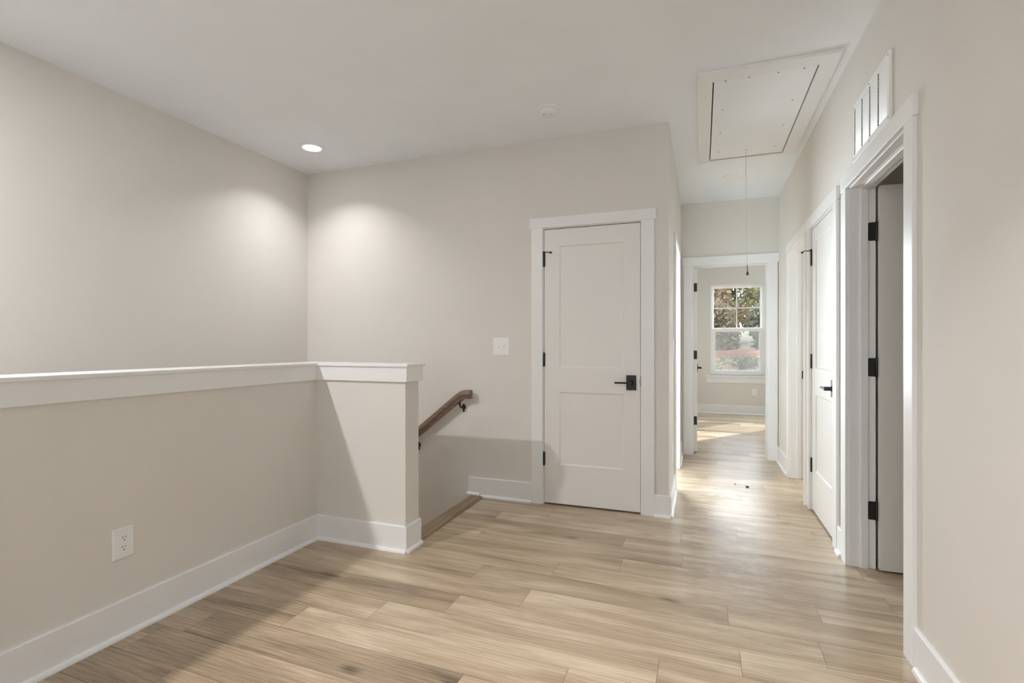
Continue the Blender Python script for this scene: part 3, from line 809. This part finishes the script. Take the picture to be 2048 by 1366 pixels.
# ------------------------------------------------------------------ debris on the hall floor
def crumb(loc, s, label, seed):
    r = random.Random(seed); bm = bmesh.new(); bmesh.ops.create_icosphere(bm, subdivisions=2, radius=1)
    for v in bm.verts: v.co = Vector((v.co.x * s[0], v.co.y * s[1], v.co.z * s[2])) * r.uniform(.75, 1.15)
    zmin = min(v.co.z for v in bm.verts)
    for v in bm.verts: v.co.z -= zmin
    x = MB(); x.bm.free(); x.bm = bm
    o = x.build('dirt_crumb', M['dark'], loc=loc); tag(o, label, 'dirt')
crumb((.363, 4.73, 0), (.014, .012, .006), 'larger dark crumb of dirt on the hall floor', 1)
crumb((.272, 4.79, 0), (.006, .006, .004), 'tiny dark speck of dirt left of the larger crumb', 2)

# ------------------------------------------------------------------ outside
def gz(y):
    pts = [(9.8, -2.9), (14, -2.2), (19, .2), (25, .42), (27.0, .46), (40, 1.4), (60, 2.6)]
    for (a, za), (b, zb) in zip(pts, pts[1:]):
        if y <= b: return za + (zb - za) * (y - a) / (b - a)
    return pts[-1][1]
m = MB(); ys = [9.85, 11, 12.5, 14, 15.5, 17, 19, 22, 25, 27, 32, 40, 60]; xs_ = [-16 + 3 * i for i in range(13)]
V = {}
rg = random.Random(3)
for y in ys:
    for x in xs_: V[x, y] = m.bm.verts.new((x, y, gz(y) + (rg.uniform(-.08, .05) if 14 < y < 60 else 0)))
for a, b in zip(ys, ys[1:]):
    for c, d in zip(xs_, xs_[1:]): m.bm.faces.new((V[c, a], V[d, a], V[d, b], V[c, b]))
struct(m.build('ground', M['grass'], smooth=True), 'dry grassy slope outside the bedroom window', 'ground')
m = MB(); A = []; rg = random.Random(9)
nx = 40; prof_ = [(24.6, .28), (25.0, .50), (25.5, .80), (25.8, .93), (26.5, .96), (27.1, .4)]
G = [[m.bm.verts.new((-9 + i * .6, y + rg.uniform(-.08, .08), z + rg.uniform(-.05, .05) - max(0, (i - 24)) * .012)) for i in range(nx)] for (y, z) in prof_]
for a, b in zip(G, G[1:]):
    for i in range(nx - 1): m.bm.faces.new((a[i], a[i + 1], b[i + 1], b[i]))
tag(m.build('clay_bank', M['clay'], smooth=True), 'bank of bare red clay outside beyond the window', 'earth bank')
def foliage(m, c, rad, n, size, r, cl, flat=1.):
    for _ in range(n):
        while True:
            p = Vector((r.uniform(-1, 1), r.uniform(-1, 1), r.uniform(-1, 1)))
            if p.length < 1: break
        p = Vector((p.x * rad[0], p.y * rad[1], p.z * rad[2])) + Vector(c)
        s = size * r.uniform(.6, 1.4)
        u = Vector((r.uniform(-1, 1), r.uniform(-1, 1), r.uniform(-1, 1))).normalized(); w = u.orthogonal().normalized()
        v = [m.bm.verts.new(p + a) for a in (u * s, w * s * .55, -u * s, -w * s * .55)]
        f = m.bm.faces.new(v); t_ = r.random()
        for l in f.loops: l[cl] = (t_, 0, 0, 1)
def tree(x, y, h, mat, label, seed, dens, spread, lo=.25, size=.19):
    r = random.Random(seed); z0 = gz(y) - .05
    t = empty('tree', (x, y, z0)); tag(t, label, 'tree', 'trees outside the bedroom window')
    m = MB(); top = Vector((r.uniform(-.3, .3), r.uniform(-.3, .3), h * .92)); tips = []
    m.tube([(0, 0, 0), (r.uniform(-.1, .1), 0, h * .3), top * .62, top], [.17, .13, .08, .02], 8)
    for i in range(16):
        f = lo + (1 - lo) * (i + .5) / 16; a = i * 2.4 + r.uniform(-.4, .4)
        ln = spread * (1.15 - f * .75) * r.uniform(.75, 1.1)
        b0 = top * (f * .95); b1 = b0 + Vector((math.cos(a) * ln * .55, math.sin(a) * ln * .55, ln * .22)); b2 = b0 + Vector((math.cos(a) * ln, math.sin(a) * ln, ln * .5))
        m.tube([b0, b1, b2], [.05, .03, .008], 6); tips += [b1, b2, (b1 + b2) / 2 + Vector((r.uniform(-.4, .4), r.uniform(-.4, .4), r.uniform(-.3, .3)))]
        for q in range(3):
            e = b1 + Vector((r.uniform(-1, 1), r.uniform(-1, 1), r.uniform(.1, 1))) * ln * .45; m.tube([b1, e], [.018, .005], 5); tips.append(e)
    m.build('trunk', M['bark'], t)
    m = MB(); cl = m.bm.loops.layers.color.new('leaf')
    for p in tips: foliage(m, p, (spread * .34, spread * .34, spread * .26), dens, size, r, cl)
    m.build('foliage', mat, t)
def shrub(x, y, w, h, mat, label, seed, n=500, size=.10):
    r = random.Random(seed); z0 = gz(y) - .04
    t = empty('shrub', (x, y, z0)); tag(t, label, 'shrub', 'shrubs on the slope outside')
    m = MB()
    for i in range(9):
        a = r.uniform(0, 2 * PI); d = r.uniform(.2, .8) * w
        m.tube([(0, 0, 0), (math.cos(a) * d * .4, math.sin(a) * d * .4, h * .5), (math.cos(a) * d, math.sin(a) * d, h * r.uniform(.75, 1))], [.02, .014, .004], 5)
    m.build('stems', M['bark'], t)
    m = MB(); cl = m.bm.loops.layers.color.new('leaf')
    for i in range(14):
        a = i * 2.4 + r.uniform(-.3, .3); d = (.1 + .5 * (i / 13) ** .5) * w
        foliage(m, (math.cos(a) * d, math.sin(a) * d, h * r.uniform(.24, .74)), (w * .45, w * .45, h * .28), n // 14, size, r, cl)
    m.build('foliage', mat, t)
tl = {'o': 'autumn orange brown tree outside the bedroom window', 'y': 'yellow green autumn tree outside the bedroom window', 'g': 'dull green tree farther back outside the bedroom window'}
for i, (x, y, h, k, dn, sp, lo) in enumerate([
        (.1, 32.6, 7.2, 'o', 22, 1.9, .16), (4.3, 32.9, 7.0, 'y', 26, 1.9, .12), (-4.3, 32.6, 7.0, 'y', 26, 1.9, .16), (9.4, 33, 7.2, 'o', 24, 1.9, .16),
        (2.2, 37.7, 7.6, 'y', 30, 1.9, .12), (-2.8, 37.8, 7.6, 'g', 30, 1.9, .14), (7.2, 37.8, 7.6, 'g', 30, 1.9, .14),
        (4.9, 43.2, 8.2, 'o', 32, 2.0, .10), (-.5, 43.4, 8.0, 'g', 32, 2.0, .10)]):
    tree(x, y, h, {'o': M['leaf_orange'], 'y': M['leaf_yellow'], 'g': M['leaf_green']}[k], tl[k], 40 + i, dn, sp, lo)
for i, (x, y, w, h, k, n) in enumerate([
        (.3, 19.0, .85, .55, 'b', 1500), (2.2, 19.1, .85, .5, 'g', 1500), (4.1, 19.0, .85, .6, 'b', 1500), (-1.6, 19.1, .85, .6, 'g', 1500),
        (1.3, 21.3, .95, .55, 'g', 1500), (3.5, 21.4, .95, .6, 'b', 1500), (-.9, 21.3, .95, .6, 'b', 1500),
        (-1.15, 28.7, .92, 3.0, 'g', 2300), (.95, 28.6, .92, 3.1, 'b', 2600), (3.05, 28.7, .92, 3.0, 'g', 2600), (-3.25, 28.7, .92, 2.8, 'b', 2000), (5.15, 28.7, .92, 2.9, 'b', 2200), (7.25, 28.7, .92, 2.9, 'g', 2000)]):
    shrub(x, y, w, h, M['brush'] if k == 'b' else M['leaf_green'], ('low grey brown brush on the slope outside' if k == 'b' else 'low dull green bush on the slope outside') if y < 25 else ('tall grey brown brush behind the red clay bank' if k == 'b' else 'tall dull green bush behind the red clay bank'), 90 + i, n, .09 if y < 25 else .13)
m = MB(); m.tube([(1.75, 24.55, .50), (2.15, 24.75, .60), (2.6, 25.1, .82)], [.035, .03, .015], 8); tag(m.build('fallen_branch', M['stick']), 'pale fallen branch lying against the red clay bank', 'branch')

# ------------------------------------------------------------------ lights
def area(name, loc, rot, sx, sy, p, col, shape='RECTANGLE', spread=PI):
    l = bpy.data.lights.new(name, 'AREA'); l.shape = shape; l.size = sx
    if shape == 'RECTANGLE': l.size_y = sy
    l.energy = p; l.color = col; l.spread = spread
    o = bpy.data.objects.new(name, l); COL.objects.link(o); o.location = loc; o.rotation_euler = rot
    return o
WARM = (1, .985, .98)
for nm, L_, p, sp_a in (('lamp_corner', LIGHT1, 4.1, 120), ('lamp_stair', LIGHT2, 50, 180), ('fill_floor', FILL3, 6, 84), ('fill_hall', FILL4, 18, 170)):  # the landing and side room lamps are added fill
    area(nm, (L_[0], L_[1], H - .0095), (0, 0, 0), .12, .12, p, WARM, 'DISK', math.radians(sp_a))
# daylight at the windows
area('daylight_bedroom', ((W2[0] + W2[1]) / 2, YF + .35, 1.46), (math.radians(-90), 0, 0), .95, 1.55, 70, (.86, .94, 1))
area('fill_landing', ((W3[0] + W3[1]) / 2, YREAR - .3, 1.5), (math.radians(90), 0, 0), .9, 1.2, 8, (.86, .94, 1))  # fill light added outside the unseen rear window
area('daylight_side', ((W4[0] + W4[1]) / 2, YE + .45, 1.47), (math.radians(-90), 0, 0), 1.1, 1.4, 250, (.86, .94, 1))
sun = bpy.data.lights.new('sun', 'SUN'); sun.energy = 9; sun.angle = math.radians(.6); sun.color = (1, .98, .95)
so = bpy.data.objects.new('sun', sun); COL.objects.link(so)
so.rotation_euler = Vector((-.73, -1, -.69)).to_track_quat('-Z', 'Y').to_euler(); so.location = (8, 14, 9)
w = bpy.data.worlds.new('sky'); S.world = w; w.use_nodes = True
bg = w.node_tree.nodes['Background']; bg.inputs['Color'].default_value = (.80, .88, 1, 1); bg.inputs['Strength'].default_value = 5.0

# ------------------------------------------------------------------ camera
cd = bpy.data.cameras.new('camera'); cam = bpy.data.objects.new('camera', cd); COL.objects.link(cam)
cam.location = (0, 0, 1.1949); cam.rotation_euler = (PI / 2, 0, math.radians(20.2523))
cd.sensor_width = 36; cd.lens = 36 * 1025.7778 / 2048
cd.shift_y = (690.4161 - 683) / 2048
cd.clip_start = .05
S.camera = cam
S.view_settings.view_transform = 'Standard'; S.view_settings.look = 'None'; S.view_settings.gamma = 1; S.view_settings.exposure = 0.55
S.view_settings.use_curve_mapping = False
S.cycles.use_denoising = True
S.cycles.max_bounces = 16; S.cycles.diffuse_bounces = 10; S.cycles.glossy_bounces = 6; S.cycles.transparent_max_bounces = 16
S.cycles.sample_clamp_indirect = 8
S.cycles.caustics_reflective = False; S.cycles.caustics_refractive = False
